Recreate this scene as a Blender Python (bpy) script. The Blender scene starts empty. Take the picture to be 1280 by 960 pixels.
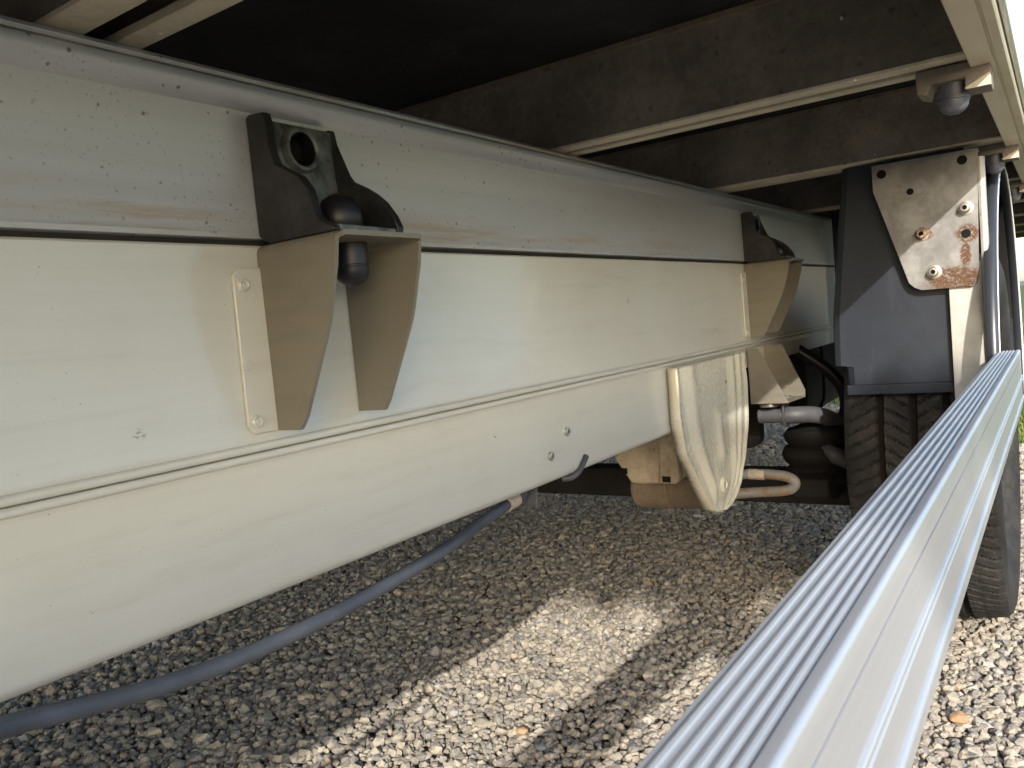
import bpy, bmesh, math, random
import numpy as np
from mathutils import Matrix, Vector
random.seed(7); rng = np.random.default_rng(7)
S = bpy.context.scene
R = math.radians
H = 0.565                      # lens height above the ground; part coordinates below use the lens height as z = 0

# ------------------------------------------------------------------ camera
cam_d = bpy.data.cameras.new('camera'); cam = bpy.data.objects.new('camera', cam_d); S.collection.objects.link(cam)
right = Vector((0.82501837, 0.55717999, -0.09431414)); up = Vector((0.03956894, 0.10952887, 0.99319571)); back = Vector((0.56371889, -0.82313662, 0.06831631))
M3 = Matrix((right, up, back)).transposed()
cam.matrix_world = Matrix.Translation((0, 0, H)) @ M3.to_4x4()
cam_d.sensor_width = 36; cam_d.lens = 28.63; cam_d.clip_start = 0.01; cam_d.clip_end = 900
cam_d.dof.use_dof = True; cam_d.dof.focus_distance = 0.85; cam_d.dof.aperture_fstop = 40.0
S.camera = cam

# ------------------------------------------------------------------ light
sun_dir = Vector((1.0, -1.8, 0.86)).normalized()
elev = math.asin(sun_dir.z); azim = math.atan2(sun_dir.x, sun_dir.y)
W = bpy.data.worlds.new('World'); S.world = W; W.use_nodes = True
wn = W.node_tree.nodes; wl = W.node_tree.links
sky = wn.new('ShaderNodeTexSky'); sky.sky_type = 'NISHITA'; sky.sun_disc = False
sky.sun_elevation = elev; sky.sun_rotation = azim; sky.dust_density = 1.5
bg = wn['Background']; bg.inputs['Strength'].default_value = 0.15
wl.new(sky.outputs[0], bg.inputs['Color'])
sl = bpy.data.lights.new('sun', 'SUN'); sl.energy = 2.0; sl.angle = R(0.53); sl.color = (1.0, 0.95, 0.88)
so = bpy.data.objects.new('sun', sl); S.collection.objects.link(so)
so.rotation_euler = sun_dir.to_track_quat('Z', 'Y').to_euler(); so.location = sun_dir * 20
S.view_settings.view_transform = 'Standard'; S.view_settings.look = 'None'
S.view_settings.exposure = 1.52; S.view_settings.gamma = 1.0
S.render.engine = 'CYCLES'
S.cycles.max_bounces = 10; S.cycles.diffuse_bounces = 6

# ------------------------------------------------------------------ materials
class NM:
    def __init__(s, name, rough=0.5, metal=0.0, spec=0.5, coat=0.0, coat_rough=0.1):
        s.m = bpy.data.materials.new(name); s.m.use_nodes = True
        s.n = s.m.node_tree.nodes; s.l = s.m.node_tree.links
        s.b = s.n['Principled BSDF']
        s.set('Roughness', rough); s.set('Metallic', metal); s.set('Specular IOR Level', spec)
        s.set('Coat Weight', coat); s.set('Coat Roughness', coat_rough)
        s.tc = s.n.new('ShaderNodeTexCoord'); s.vec = s.tc.outputs['Object']
    def set(s, k, v): s.b.inputs[k].default_value = v
    def link(s, a, k): s.l.new(a, s.b.inputs[k])
    def mapped(s, scale=(1, 1, 1), loc=(0, 0, 0)):
        mp = s.n.new('ShaderNodeMapping'); mp.inputs['Scale'].default_value = scale; mp.inputs['Location'].default_value = loc
        s.l.new(s.vec, mp.inputs[0]); return mp.outputs[0]
    def noise(s, scale, detail=4, rough=0.55, stretch=(1, 1, 1), loc=(0, 0, 0)):
        t = s.n.new('ShaderNodeTexNoise'); t.inputs['Scale'].default_value = scale; t.inputs['Detail'].default_value = detail
        t.inputs['Roughness'].default_value = rough; s.l.new(s.mapped(stretch, loc), t.inputs['Vector']); return t.outputs['Fac']
    def voronoi(s, scale, feature='F1', stretch=(1, 1, 1)):
        t = s.n.new('ShaderNodeTexVoronoi'); t.feature = feature; t.inputs['Scale'].default_value = scale
        s.l.new(s.mapped(stretch), t.inputs['Vector']); return t
    def ramp(s, fac, stops):
        r = s.n.new('ShaderNodeValToRGB'); e = r.color_ramp.elements
        while len(e) < len(stops): e.new(0.5)
        for i, (p, c) in enumerate(stops):
            e[i].position = p; e[i].color = (*c, 1) if len(c) == 3 else c
        s.l.new(fac, r.inputs[0]); return r.outputs[0]
    def step(s, fac, lo, hi):
        r = s.n.new('ShaderNodeMapRange'); r.interpolation_type = 'SMOOTHSTEP'
        r.inputs['From Min'].default_value = lo; r.inputs['From Max'].default_value = hi
        s.l.new(fac, r.inputs['Value']); return r.outputs[0]
    def math(s, op, a, b=None):
        t = s.n.new('ShaderNodeMath'); t.operation = op
        for i, v in enumerate((a, b)):
            if v is None: continue
            if isinstance(v, (int, float)): t.inputs[i].default_value = v
            else: s.l.new(v, t.inputs[i])
        return t.outputs[0]
    def mix(s, fac, a, b):
        t = s.n.new('ShaderNodeMix'); t.data_type = 'RGBA'
        for k, v in ((0, fac), (6, a), (7, b)):
            if isinstance(v, (int, float)): t.inputs[k].default_value = v
            elif isinstance(v, tuple): t.inputs[k].default_value = (*v, 1)
            else: s.l.new(v, t.inputs[k])
        return t.outputs[2]
    def axis(s, i):
        x = s.n.new('ShaderNodeSeparateXYZ'); s.l.new(s.vec, x.inputs[0]); return x.outputs[i]
    def col(s, c):
        if isinstance(c, tuple): s.set('Base Color', (*c, 1))
        else: s.link(c, 'Base Color')
    def bump(s, h, strength=0.3, dist=0.001):
        b = s.n.new('ShaderNodeBump'); b.inputs['Strength'].default_value = strength; b.inputs['Distance'].default_value = dist
        s.l.new(h, b.inputs['Height']); s.link(b.outputs[0], 'Normal')
    def roughen(s, fac, lo, hi):
        r = s.n.new('ShaderNodeMapRange'); r.inputs['To Min'].default_value = lo; r.inputs['To Max'].default_value = hi
        s.l.new(fac, r.inputs['Value']); s.link(r.outputs[0], 'Roughness')

MAT = {}
PX0 = 0.45; PY0 = 1.3          # the truck root; meshes are stored relative to it
def cream(name, base, dust, dust_amt=0.45, rough=0.32, coat=0.35, marks=None):
    m = NM(name, rough=rough, coat=coat, coat_rough=0.10)
    big = m.noise(9, 4, 0.6); fine = m.noise(180, 3); streak = m.noise(30, 5, 0.6, (1, 0.12, 3))
    d = m.math('MULTIPLY', m.step(m.math('ADD', m.math('MULTIPLY', big, 0.6), m.math('MULTIPLY', streak, 0.5)), 0.46, 0.78), dust_amt)
    c = m.mix(d, base, dust)
    v = m.voronoi(90); sp = m.math('MULTIPLY', m.step(v.outputs['Distance'], 0.13, 0.06), m.step(m.noise(17, 2), 0.60, 0.70))
    c = m.mix(m.math('MULTIPLY', sp, 0.5), c, (0.16, 0.13, 0.09))
    if marks:
        for my, mz, ry, rz in marks:
            dy = m.math('DIVIDE', m.math('SUBTRACT', m.axis(1), my - PY0), ry); dz = m.math('DIVIDE', m.math('SUBTRACT', m.axis(2), mz + H), rz)
            d = m.math('SQRT', m.math('ADD', m.math('MULTIPLY', dy, dy), m.math('MULTIPLY', dz, dz)))
            k = m.math('MULTIPLY', m.step(d, 1.2, 0.3), m.step(m.noise(520, 3, 0.6, (1, 0.5, 1)), 0.5, 0.58))
            c = m.mix(m.math('MULTIPLY', k, 0.7), c, (0.10, 0.09, 0.075))
        film = m.math('MULTIPLY', m.step(m.noise(55, 6, 0.7, (1, 0.10, 1)), 0.50, 0.75), 0.32); c = m.mix(film, c, (0.36, 0.33, 0.27))
        tiny = m.voronoi(240); tf = m.math('MULTIPLY', m.step(tiny.outputs['Distance'], 0.17, 0.08), m.step(m.noise(120, 2), 0.60, 0.68)); c = m.mix(m.math('MULTIPLY', tf, 0.6), c, (0.15, 0.13, 0.10))
    m.col(c); m.roughen(m.math('ADD', m.math('MULTIPLY', fine, 0.4), m.math('MULTIPLY', big, 0.6)), rough - 0.08, rough + 0.22)
    m.bump(m.noise(420, 2), 0.10, 0.0006); return m.m
MAT['cream'] = cream('cream_paint', (0.555, 0.545, 0.48), (0.44, 0.415, 0.34), 0.3, 0.28, 0.55, [(.268, -.041, .0055, .004), (.93, .02, .006, .004), (.62, -.10, .004, .003)])
MAT['beige'] = cream('shade_darkened_bracket_paint', (0.185, 0.168, 0.130), (0.115, 0.100, 0.074), 0.6, 0.45, 0.1)  # the cream paint again, with the shade on the bracket webs put into its colour
MAT['arm'] = cream('cream_pressed_steel', (0.62, 0.59, 0.475), (0.46, 0.41, 0.30), 0.2, 0.2, 0.7)

m = NM('weathered_aluminium', rough=0.3, metal=0.3)
st = m.noise(60, 5, 0.6, (1, 0.02, 1)); bl = m.noise(7, 4, 0.6, (1, 0.35, 1))
base = m.mix(st, (0.44, 0.47, 0.52), (0.59, 0.615, 0.65))
base = m.mix(m.math('MULTIPLY', m.step(bl, 0.42, 0.7), 0.3), base, (0.50, 0.49, 0.44))
v1 = m.voronoi(120); s1 = m.math('MULTIPLY', m.step(v1.outputs['Distance'], 0.22, 0.10), m.step(m.noise(150, 2), 0.52, 0.60))
v2 = m.voronoi(300); s2 = m.math('MULTIPLY', m.step(v2.outputs['Distance'], 0.30, 0.18), m.math('MULTIPLY', m.step(m.noise(260, 2, loc=(3, 1, 2)), 0.5, 0.58), m.step(m.noise(14, 3), 0.40, 0.6)))
base = m.mix(m.math('MULTIPLY', s1, 0.85), base, (0.13, 0.12, 0.10)); base = m.mix(m.math('MULTIPLY', s2, 0.5), base, (0.17, 0.15, 0.12))
zz = m.axis(2)
low = m.math('MULTIPLY', m.step(zz, H + 0.108, H + 0.088), m.step(m.noise(30, 5, 0.65, (1, 0.16, 2.2)), 0.44, 0.66))
low = m.math('MULTIPLY', low, m.step(m.axis(1), 0.6, -1.2))
base = m.mix(m.math('MULTIPLY', low, 0.8), base, (0.42, 0.29, 0.17))
high = m.math('MULTIPLY', m.step(zz, H + 0.1775, H + 0.180), m.step(m.noise(45, 4, 0.6, (1, 0.1, 1)), 0.35, 0.6))
base = m.mix(m.math('MULTIPLY', high, 0.8), base, (0.36, 0.30, 0.215))
m.col(base); m.roughen(st, 0.22, 0.42); m.bump(st, 0.10, 0.0004); MAT['rail'] = m.m

def dusty(name, dark, dust, lo=0.35, hi=0.72, rough=0.8):
    m = NM(name, rough=rough, spec=0.25); n1 = m.noise(11, 5, 0.65); n2 = m.noise(160, 4, 0.7)
    c = m.mix(m.step(m.math('ADD', m.math('MULTIPLY', n1, 0.7), m.math('MULTIPLY', n2, 0.3)), lo, hi), dark, dust)
    v = m.voronoi(70); s1 = m.math('MULTIPLY', m.step(v.outputs['Distance'], 0.26, 0.1), m.step(m.noise(60, 3), 0.47, 0.58))
    c = m.mix(m.math('MULTIPLY', s1, 0.45), c, tuple(x * 0.25 for x in dark))
    v = m.voronoi(48, stretch=(1.3, 1, 1)); s2 = m.math('MULTIPLY', m.step(v.outputs['Distance'], 0.10, 0.05), m.step(m.noise(9, 3), 0.52, 0.62))
    c = m.mix(s2, c, tuple(min(1, x * 2.2) for x in dust)); m.col(c); m.bump(n2, 0.4, 0.001); return m.m
MAT['web'] = dusty('dusty_brown_beam_web', (0.13, 0.113, 0.096), (0.27, 0.235, 0.195))
MAT['floor'] = dusty('black_floor_underside', (0.018, 0.018, 0.02), (0.05, 0.046, 0.042), 0.45, 0.8)
MAT['lip'] = dusty('cream_beam_lip', (0.38, 0.335, 0.25), (0.55, 0.49, 0.375), 0.3, 0.6, 0.55)
MAT['dirt'] = dusty('dusty_axle_metal', (0.27, 0.22, 0.165), (0.50, 0.43, 0.335), 0.3, 0.65)
MAT['brown'] = dusty('brown_axle_tube', (0.13, 0.10, 0.075), (0.25, 0.2, 0.145))
MAT['black'] = dusty('black_axle_paint', (0.010, 0.009, 0.009), (0.028, 0.023, 0.02), 0.4, 0.9)
MAT['skirt'] = cream('cream_side_rail', (0.60, 0.535, 0.40), (0.42, 0.33, 0.20), 0.5, 0.45, 0.1)

m = NM('cast_iron', rough=0.5, metal=0.35); n = m.noise(40, 5, 0.65); n2 = m.noise(400, 3)
m.col(m.mix(m.step(n, 0.35, 0.7), (0.018, 0.0195, 0.022), (0.046, 0.048, 0.051))); m.roughen(n, 0.35, 0.6); m.bump(n2, 0.35, 0.0006); MAT['cast'] = m.m
m = NM('machined_cast_face', rough=0.45, metal=0.5); n = m.noise(55, 5, 0.65)
m.col(m.mix(m.step(n, 0.35, 0.65), (0.06, 0.067, 0.068), (0.20, 0.22, 0.22))); m.bump(n, 0.3, 0.0006); MAT['castface'] = m.m
m = NM('black_rubber', rough=0.42, spec=0.5); n = m.noise(30, 4); m.col(m.mix(n, (0.006, 0.006, 0.009), (0.017, 0.018, 0.024))); m.bump(m.noise(500, 2), 0.15, 0.0004); MAT['rubber'] = m.m
m = NM('dusty_grey_rubber', rough=0.55); n = m.noise(60, 4); m.col(m.mix(m.step(n, 0.35, 0.7), (0.05, 0.056, 0.075), (0.13, 0.14, 0.165))); MAT['dome'] = m.m
m = NM('grey_hose_rubber', rough=0.45, spec=0.4); n = m.noise(14, 5, 0.6); m.col(m.mix(m.step(n, 0.3, 0.7), (0.038, 0.045, 0.060), (0.070, 0.078, 0.096))); m.bump(m.noise(300, 3), 0.15, 0.0005); MAT['hose'] = m.m
m = NM('grey_painted_pipe', rough=0.5, spec=0.4); n = m.noise(25, 5, 0.6); m.col(m.mix(m.step(n, 0.3, 0.7), (0.05, 0.052, 0.058), (0.10, 0.10, 0.108))); MAT['pipe'] = m.m
m = NM('rusty_cable_sleeve', rough=0.6); n = m.noise(45, 5, 0.65); m.col(m.mix(m.step(n, 0.45, 0.62), (0.20, 0.195, 0.185), (0.20, 0.125, 0.06))); MAT['cable'] = m.m
m = NM('zinc_fastener', rough=0.35, metal=0.85); n = m.noise(90, 4); m.col(m.mix(n, (0.35, 0.33, 0.29), (0.62, 0.6, 0.54))); MAT['zinc'] = m.m
m = NM('dark_hole', rough=0.9, spec=0.1); m.col((0.012, 0.011, 0.01)); MAT['hole'] = m.m
m = NM('dark_seam', rough=0.9, spec=0.1); n = m.noise(60, 3); m.col(m.mix(n, (0.02, 0.018, 0.016), (0.045, 0.04, 0.035))); MAT['seam'] = m.m

m = NM('brushed_aluminium', rough=0.42, metal=0.55); st = m.noise(300, 4, 0.6, (1, 0.006, 1)); n = m.noise(20, 4)
m.col(m.mix(st, (0.46, 0.475, 0.495), (0.56, 0.57, 0.585))); m.roughen(m.math('ADD', m.math('MULTIPLY', st, 0.5), m.math('MULTIPLY', n, 0.5)), 0.34, 0.5); m.bump(st, 0.06, 0.0003); MAT['alu'] = m.m

m = NM('bare_steel_plate', rough=0.48, metal=0.3); n = m.noise(24, 5, 0.65); sc = m.noise(70, 5, 0.7, (1, 1, 0.35))
c = m.mix(m.step(n, 0.35, 0.7), (0.17, 0.167, 0.163), (0.31, 0.304, 0.292)); c = m.mix(m.math('MULTIPLY', m.step(sc, 0.56, 0.68), 0.4), c, (0.17, 0.165, 0.16))
def blob(m, x, z, rx, rz, wob=0.5):
    dx = m.math('DIVIDE', m.math('SUBTRACT', m.axis(0), x), rx); dz = m.math('DIVIDE', m.math('SUBTRACT', m.axis(2), z), rz)
    d = m.math('SQRT', m.math('ADD', m.math('MULTIPLY', dx, dx), m.math('MULTIPLY', dz, dz)))
    return m.step(m.math('ADD', d, m.math('MULTIPLY', m.math('SUBTRACT', m.noise(140, 5, 0.75), 0.5), wob * 3.2)), 1.30, 0.72)
rust = m.math('MAXIMUM', m.math('MAXIMUM', blob(m, PX0 - .1045, H + .069, .0135, .0125, .3), blob(m, PX0 - .108, H + .043, .0065, .018, .35)), blob(m, PX0 - .122, H + .010, .031, .017, .55))
rust = m.math('MAXIMUM', rust, blob(m, PX0 - .155, H + .075, .0085, .0085, .4))
rn = m.noise(190, 5, 0.75)
rust = m.math('MULTIPLY', rust, m.step(m.noise(330, 4, 0.7), 0.34, 0.52))
c = m.mix(rust, c, m.mix(rn, (0.06, 0.029, 0.015), (0.20, 0.105, 0.056))); m.col(c)
m.roughen(m.math('MAXIMUM', rust, m.math('MULTIPLY', n, 0.4)), 0.42, 0.9); m.bump(m.math('ADD', m.math('MULTIPLY', rust, rn), m.math('MULTIPLY', sc, 0.3)), 0.4, 0.0015); MAT['plate'] = m.m

m = NM('dark_plastic_mudguard', rough=0.52, spec=0.45); n = m.noise(8, 5, 0.6); n2 = m.noise(40, 4, 0.7, (1, 1, 0.25))
c = m.mix(m.step(n, 0.3, 0.75), (0.007, 0.0105, 0.019), (0.017, 0.023, 0.034)); c = m.mix(m.math('MULTIPLY', m.step(n2, 0.55, 0.7), 0.3), c, (0.036, 0.041, 0.048))
m.col(c); m.bump(m.noise(260, 3), 0.2, 0.0006); MAT['mudguard'] = m.m
m = NM('grey_painted_post', rough=0.5); n = m.noise(20, 5, 0.6); sp = m.noise(130, 4, 0.7, (1, 1, 0.5))
c = m.mix(m.step(n, 0.35, 0.7), (0.36, 0.345, 0.31), (0.5, 0.485, 0.45)); c = m.mix(m.step(sp, 0.66, 0.72), c, (0.22, 0.11, 0.05)); m.col(c); MAT['post'] = m.m
m = NM('white_gelcoat', rough=0.22, coat=0.5, coat_rough=0.05); n = m.noise(5, 4); m.col(m.mix(n, (0.70, 0.71, 0.71), (0.8, 0.8, 0.79))); MAT['white'] = m.m
m = NM('tyre_rubber', rough=0.78, spec=0.3); n = m.noise(14, 5, 0.65); n2 = m.noise(120, 4, 0.7)
c = m.mix(m.step(m.math('ADD', m.math('MULTIPLY', n, 0.6), m.math('MULTIPLY', n2, 0.4)), 0.38, 0.66), (0.011, 0.011, 0.0115), (0.038, 0.035, 0.032)); m.col(c); m.bump(n2, 0.5, 0.0012); MAT['tyre'] = m.m
m = NM('tyre_groove_dark', rough=0.9, spec=0.1); n = m.noise(60, 4, 0.7); m.col(m.mix(n, (0.008, 0.007, 0.006), (0.022, 0.017, 0.014))); MAT['groove'] = m.m
m = NM('dark_trim', rough=0.3, spec=0.5); n = m.noise(18, 4); m.col(m.mix(n, (0.022, 0.026, 0.034), (0.045, 0.05, 0.06))); MAT['trim'] = m.m
m = NM('steel_rim', rough=0.4, metal=0.7); n = m.noise(20, 4); m.col(m.mix(n, (0.3, 0.3, 0.3), (0.5, 0.5, 0.5))); MAT['rim'] = m.m

m = NM('gravel_stone', rough=0.9, spec=0.2)
g = m.n.new('ShaderNodeNewGeometry'); ri = g.outputs['Random Per Island']
c = m.ramp(ri, [(0.0, (0.15, 0.145, 0.145)), (0.08, (0.22, 0.207, 0.188)), (0.32, (0.285, 0.252, 0.207)), (0.60, (0.335, 0.292, 0.230)), (0.85, (0.38, 0.328, 0.254)), (0.95, (0.44, 0.385, 0.305)), (0.99, (0.36, 0.35, 0.34)), (0.998, (0.40, 0.27, 0.16))])
n = m.noise(300, 4, 0.7); c = m.mix(m.math('MULTIPLY', m.step(n, 0.35, 0.7), 0.35), c, (0.45, 0.395, 0.315)); m.col(c); m.bump(n, 0.7, 0.002); MAT['stone'] = m.m
m = NM('orange_stone', rough=0.85); n = m.noise(200, 4, 0.7); m.col(m.mix(n, (0.26, 0.14, 0.07), (0.42, 0.28, 0.17))); MAT['orange'] = m.m
m = NM('rusty_zinc', rough=0.7, metal=0.2); n = m.noise(260, 4, 0.7); m.col(m.mix(m.step(n, 0.4, 0.6), (0.16, 0.085, 0.045), (0.36, 0.29, 0.22))); MAT['rusty'] = m.m
m = NM('blue_grey_stone', rough=0.85); n = m.noise(200, 4, 0.7); m.col(m.mix(n, (0.10, 0.115, 0.14), (0.2, 0.215, 0.24))); MAT['bluestone'] = m.m
m = NM('gravel_bed', rough=0.95, spec=0.1); v = m.voronoi(75); n = m.noise(3, 4)
c = m.mix(v.outputs['Color'], (0.15, 0.135, 0.115), (0.40, 0.36, 0.30)); c = m.mix(m.step(v.outputs['Distance'], 0.35, 0.6), c, (0.09, 0.08, 0.07)); c = m.mix(m.math('MULTIPLY', n, 0.3), c, (0.3, 0.27, 0.22)); m.col(c); m.bump(v.outputs['Distance'], -0.8, 0.008); MAT['bed'] = m.m
m = NM('lawn_soil', rough=0.95, spec=0.1); n = m.noise(5, 6, 0.7); m.col(m.mix(n, (0.06, 0.085, 0.025), (0.12, 0.15, 0.045))); MAT['lawn'] = m.m
m = NM('grass_blade', rough=0.6, spec=0.3); g = m.n.new('ShaderNodeNewGeometry')
m.col(m.ramp(g.outputs['Random Per Island'], [(0, (0.07, 0.11, 0.02)), (0.6, (0.15, 0.20, 0.04)), (1, (0.28, 0.30, 0.08))])); m.set('Transmission Weight', 0.0); MAT['grass'] = m.m
m = NM('leaf_green', rough=0.55); g = m.n.new('ShaderNodeNewGeometry')
m.col(m.ramp(g.outputs['Random Per Island'], [(0, (0.035, 0.07, 0.02)), (1, (0.10, 0.15, 0.04))])); MAT['leaf'] = m.m
m = NM('tree_bark', rough=0.9); n = m.noise(30, 5, 0.7, (1, 1, 0.2)); m.col(m.mix(n, (0.08, 0.06, 0.045), (0.2, 0.16, 0.12))); m.bump(n, 0.5, 0.004); MAT['bark'] = m.m

# ------------------------------------------------------------------ mesh helpers
OFF = Vector((PX0, -PY0, H))   # part coordinate -> root coordinate (root sits at (-PX0, PY0, 0))
class MB:
    def __init__(s): s.v = []; s.f = []
    def add(s, vs, fs):
        o = len(s.v); s.v += [tuple(p) for p in vs]; s.f += [tuple(i + o for i in f) for f in fs]; return s
    def box(s, x0, x1, y0, y1, z0, z1):
        return s.add([(x0, y0, z0), (x1, y0, z0), (x1, y1, z0), (x0, y1, z0), (x0, y0, z1), (x1, y0, z1), (x1, y1, z1), (x0, y1, z1)],
                     [(0, 3, 2, 1), (4, 5, 6, 7), (0, 1, 5, 4), (1, 2, 6, 5), (2, 3, 7, 6), (3, 0, 4, 7)])
    def prism(s, poly, ax, a, b):
        # poly is given in the two other axes in x, y, z order
        def P(p, t): return (t, p[0], p[1]) if ax == 'x' else (p[0], t, p[1]) if ax == 'y' else (p[0], p[1], t)
        n = len(poly); vs = [P(p, a) for p in poly] + [P(p, b) for p in poly]
        return s.add(vs, [tuple(range(n))[::-1], tuple(range(n, 2 * n))] + [(i, (i + 1) % n, n + (i + 1) % n, n + i) for i in range(n)])
    def sheet(s, rows, closed=False):
        # rows: lists of points of equal length
        n = len(rows[0]); vs = [p for r in rows for p in r]; fs = []
        for i in range(len(rows) - 1):
            for j in range(n if closed else n - 1):
                fs.append((i * n + j, i * n + (j + 1) % n, (i + 1) * n + (j + 1) % n, (i + 1) * n + j))
        return s.add(vs, fs)
    def lathe(s, prof, c, ax, seg=32, cap=True):
        # prof: (radius, offset along axis)
        rows = []
        for r, t in prof:
            row = []
            for k in range(seg):
                a = 2 * math.pi * k / seg; u, w = r * math.cos(a), r * math.sin(a)
                d = (t, u, w) if ax == 'x' else (u, t, w) if ax == 'y' else (u, w, t)
                row.append((c[0] + d[0], c[1] + d[1], c[2] + d[2]))
            rows.append(row)
        o = len(s.v); s.sheet(rows, True)
        if cap:
            s.f.append(tuple(range(o, o + seg))); e = o + seg * (len(prof) - 1); s.f.append(tuple(range(e, e + seg))[::-1])
        return s
    def tube(s, pts, r, seg=16, sub=6):
        P = [Vector(p) for p in pts]; path = []
        for i in range(len(P) - 1):
            p0 = P[max(i - 1, 0)]; p1 = P[i]; p2 = P[i + 1]; p3 = P[min(i + 2, len(P) - 1)]
            for k in range(sub):
                t = k / sub
                path.append(0.5 * ((2 * p1) + (p2 - p0) * t + (2 * p0 - 5 * p1 + 4 * p2 - p3) * t * t + (3 * p1 - p0 - 3 * p2 + p3) * t ** 3))
        path.append(P[-1]); rows = []; n = None
        for i, p in enumerate(path):
            d = (path[min(i + 1, len(path) - 1)] - path[max(i - 1, 0)]).normalized()
            if n is None: n = d.orthogonal().normalized()
            n = (n - d * n.dot(d)).normalized(); b = d.cross(n)
            rr = r(i / (len(path) - 1)) if callable(r) else r
            rows.append([tuple(p + n * math.cos(a) * rr + b * math.sin(a) * rr) for a in [2 * math.pi * k / seg for k in range(seg)]])
        o = len(s.v); s.sheet(rows, True); s.f.append(tuple(range(o, o + seg))[::-1]); e = o + seg * (len(rows) - 1); s.f.append(tuple(range(e, e + seg)))
        return s
    def build(s, name, mat, parent=None, bevel=0, solid=0, smooth=True, label=None, offset=OFF, recalc=True):
        me = bpy.data.meshes.new(name); me.from_pydata([(x + offset[0], y + offset[1], z + offset[2]) for x, y, z in s.v], [], s.f)
        if recalc:
            bm = bmesh.new(); bm.from_mesh(me); bmesh.ops.recalc_face_normals(bm, faces=bm.faces); bm.to_mesh(me); bm.free()
        o = bpy.data.objects.new(name, me); S.collection.objects.link(o); me.materials.append(MAT[mat] if isinstance(mat, str) else mat)
        if parent: o.parent = parent
        if label: o['label'] = label
        if smooth:
            for p in me.polygons: p.use_smooth = True
            try: me.set_sharp_from_angle(angle=R(32))
            except Exception: pass
        if solid:
            md = o.modifiers.new('thickness', 'SOLIDIFY'); md.thickness = solid; md.offset = 0
        if bevel:
            md = o.modifiers.new('edge', 'BEVEL'); md.width = bevel; md.segments = 2; md.limit_method = 'ANGLE'; md.angle_limit = R(35); md.harden_normals = True
        return o
def copy_tree(o, parent, dy):
    c = o.copy(); S.collection.objects.link(c); c.parent = parent
    if dy: c.location.y += dy
    for ch in list(o.children): copy_tree(ch, c, 0)
    return c
def tag(o, label, cat, group=None, kind=None):
    if label: o['label'] = label
    if cat: o['category'] = cat
    if group: o['group'] = group
    if kind: o['kind'] = kind
    return o

# ------------------------------------------------------------------ ground
def plane(name, x0, x1, y0, y1, z, mat):
    o = MB().add([(x0, y0, z), (x1, y0, z), (x1, y1, z), (x0, y1, z)], [(0, 1, 2, 3)]).build(name, mat, offset=(0, 0, 0), smooth=False)
    o['kind'] = 'structure'; return o
plane('ground', -400, 400, -400, 400, -0.012, 'bed')
# lawn beyond the gravel, its near edge running obliquely
lawn_edge = [(2.2, 1.9), (0.4, 2.75), (-0.1, 3.15), (-0.9, 4.35), (-3.5, 6.4), (-9, 9.0)]
lw = MB(); top = [(-60, 60), (60, 60), (60, 1.9)]
lw.add([(x, y, 0.004) for x, y in lawn_edge[::-1]] + [(60, 1.9, 0.004), (60, 90, 0.004), (-60, 90, 0.004), (-60, 9.0, 0.004)], [tuple(range(len(lawn_edge) + 4))])
o = lw.build('lawn', 'lawn', offset=(0, 0, 0), smooth=False); o['kind'] = 'structure'

def ico():
    t = (1 + 5 ** 0.5) / 2
    v = np.array([(-1, t, 0), (1, t, 0), (-1, -t, 0), (1, -t, 0), (0, -1, t), (0, 1, t), (0, -1, -t), (0, 1, -t), (t, 0, -1), (t, 0, 1), (-t, 0, -1), (-t, 0, 1)], float)
    v /= np.linalg.norm(v[0])
    f = np.array([(0, 11, 5), (0, 5, 1), (0, 1, 7), (0, 7, 10), (0, 10, 11), (1, 5, 9), (5, 11, 4), (11, 10, 2), (10, 7, 6), (7, 1, 8), (3, 9, 4), (3, 4, 2), (3, 2, 6), (3, 6, 8), (3, 8, 9), (4, 9, 5), (2, 4, 11), (6, 2, 10), (8, 6, 7), (9, 8, 1)])
    return v, f
def lawn_y(x): return np.interp(-x, [-p[0] for p in lawn_edge], [p[1] for p in lawn_edge])
def rand_rot(n):
    q = rng.normal(size=(n, 4)); q /= np.linalg.norm(q, axis=1)[:, None]; w, x, y, z = q.T
    return np.stack([np.stack([1 - 2 * (y * y + z * z), 2 * (x * y - w * z), 2 * (x * z + w * y)], -1), np.stack([2 * (x * y + w * z), 1 - 2 * (x * x + z * z), 2 * (y * z - w * x)], -1), np.stack([2 * (x * z - w * y), 2 * (y * z + w * x), 1 - 2 * (x * x + y * y)], -1)], 1)
def scatter(x0, x1, y0, y1, sp, rmean):
    nx, ny = int((x1 - x0) / sp), int((y1 - y0) / (sp * 0.9))
    gx, gy = np.meshgrid(np.arange(nx), np.arange(ny)); gx = gx.ravel(); gy = gy.ravel()
    p = np.stack([x0 + (gx + 0.5 * (gy % 2)) * sp, y0 + gy * sp * 0.9], 1) + rng.normal(scale=sp * 0.27, size=(nx * ny, 2))
    r = rmean * np.exp(rng.normal(scale=0.27, size=len(p)))
    p = p[(k := p[:, 1] < lawn_y(p[:, 0]) + 0.02)]; r = r[k]
    return p, r
v0, f0 = ico()
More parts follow.
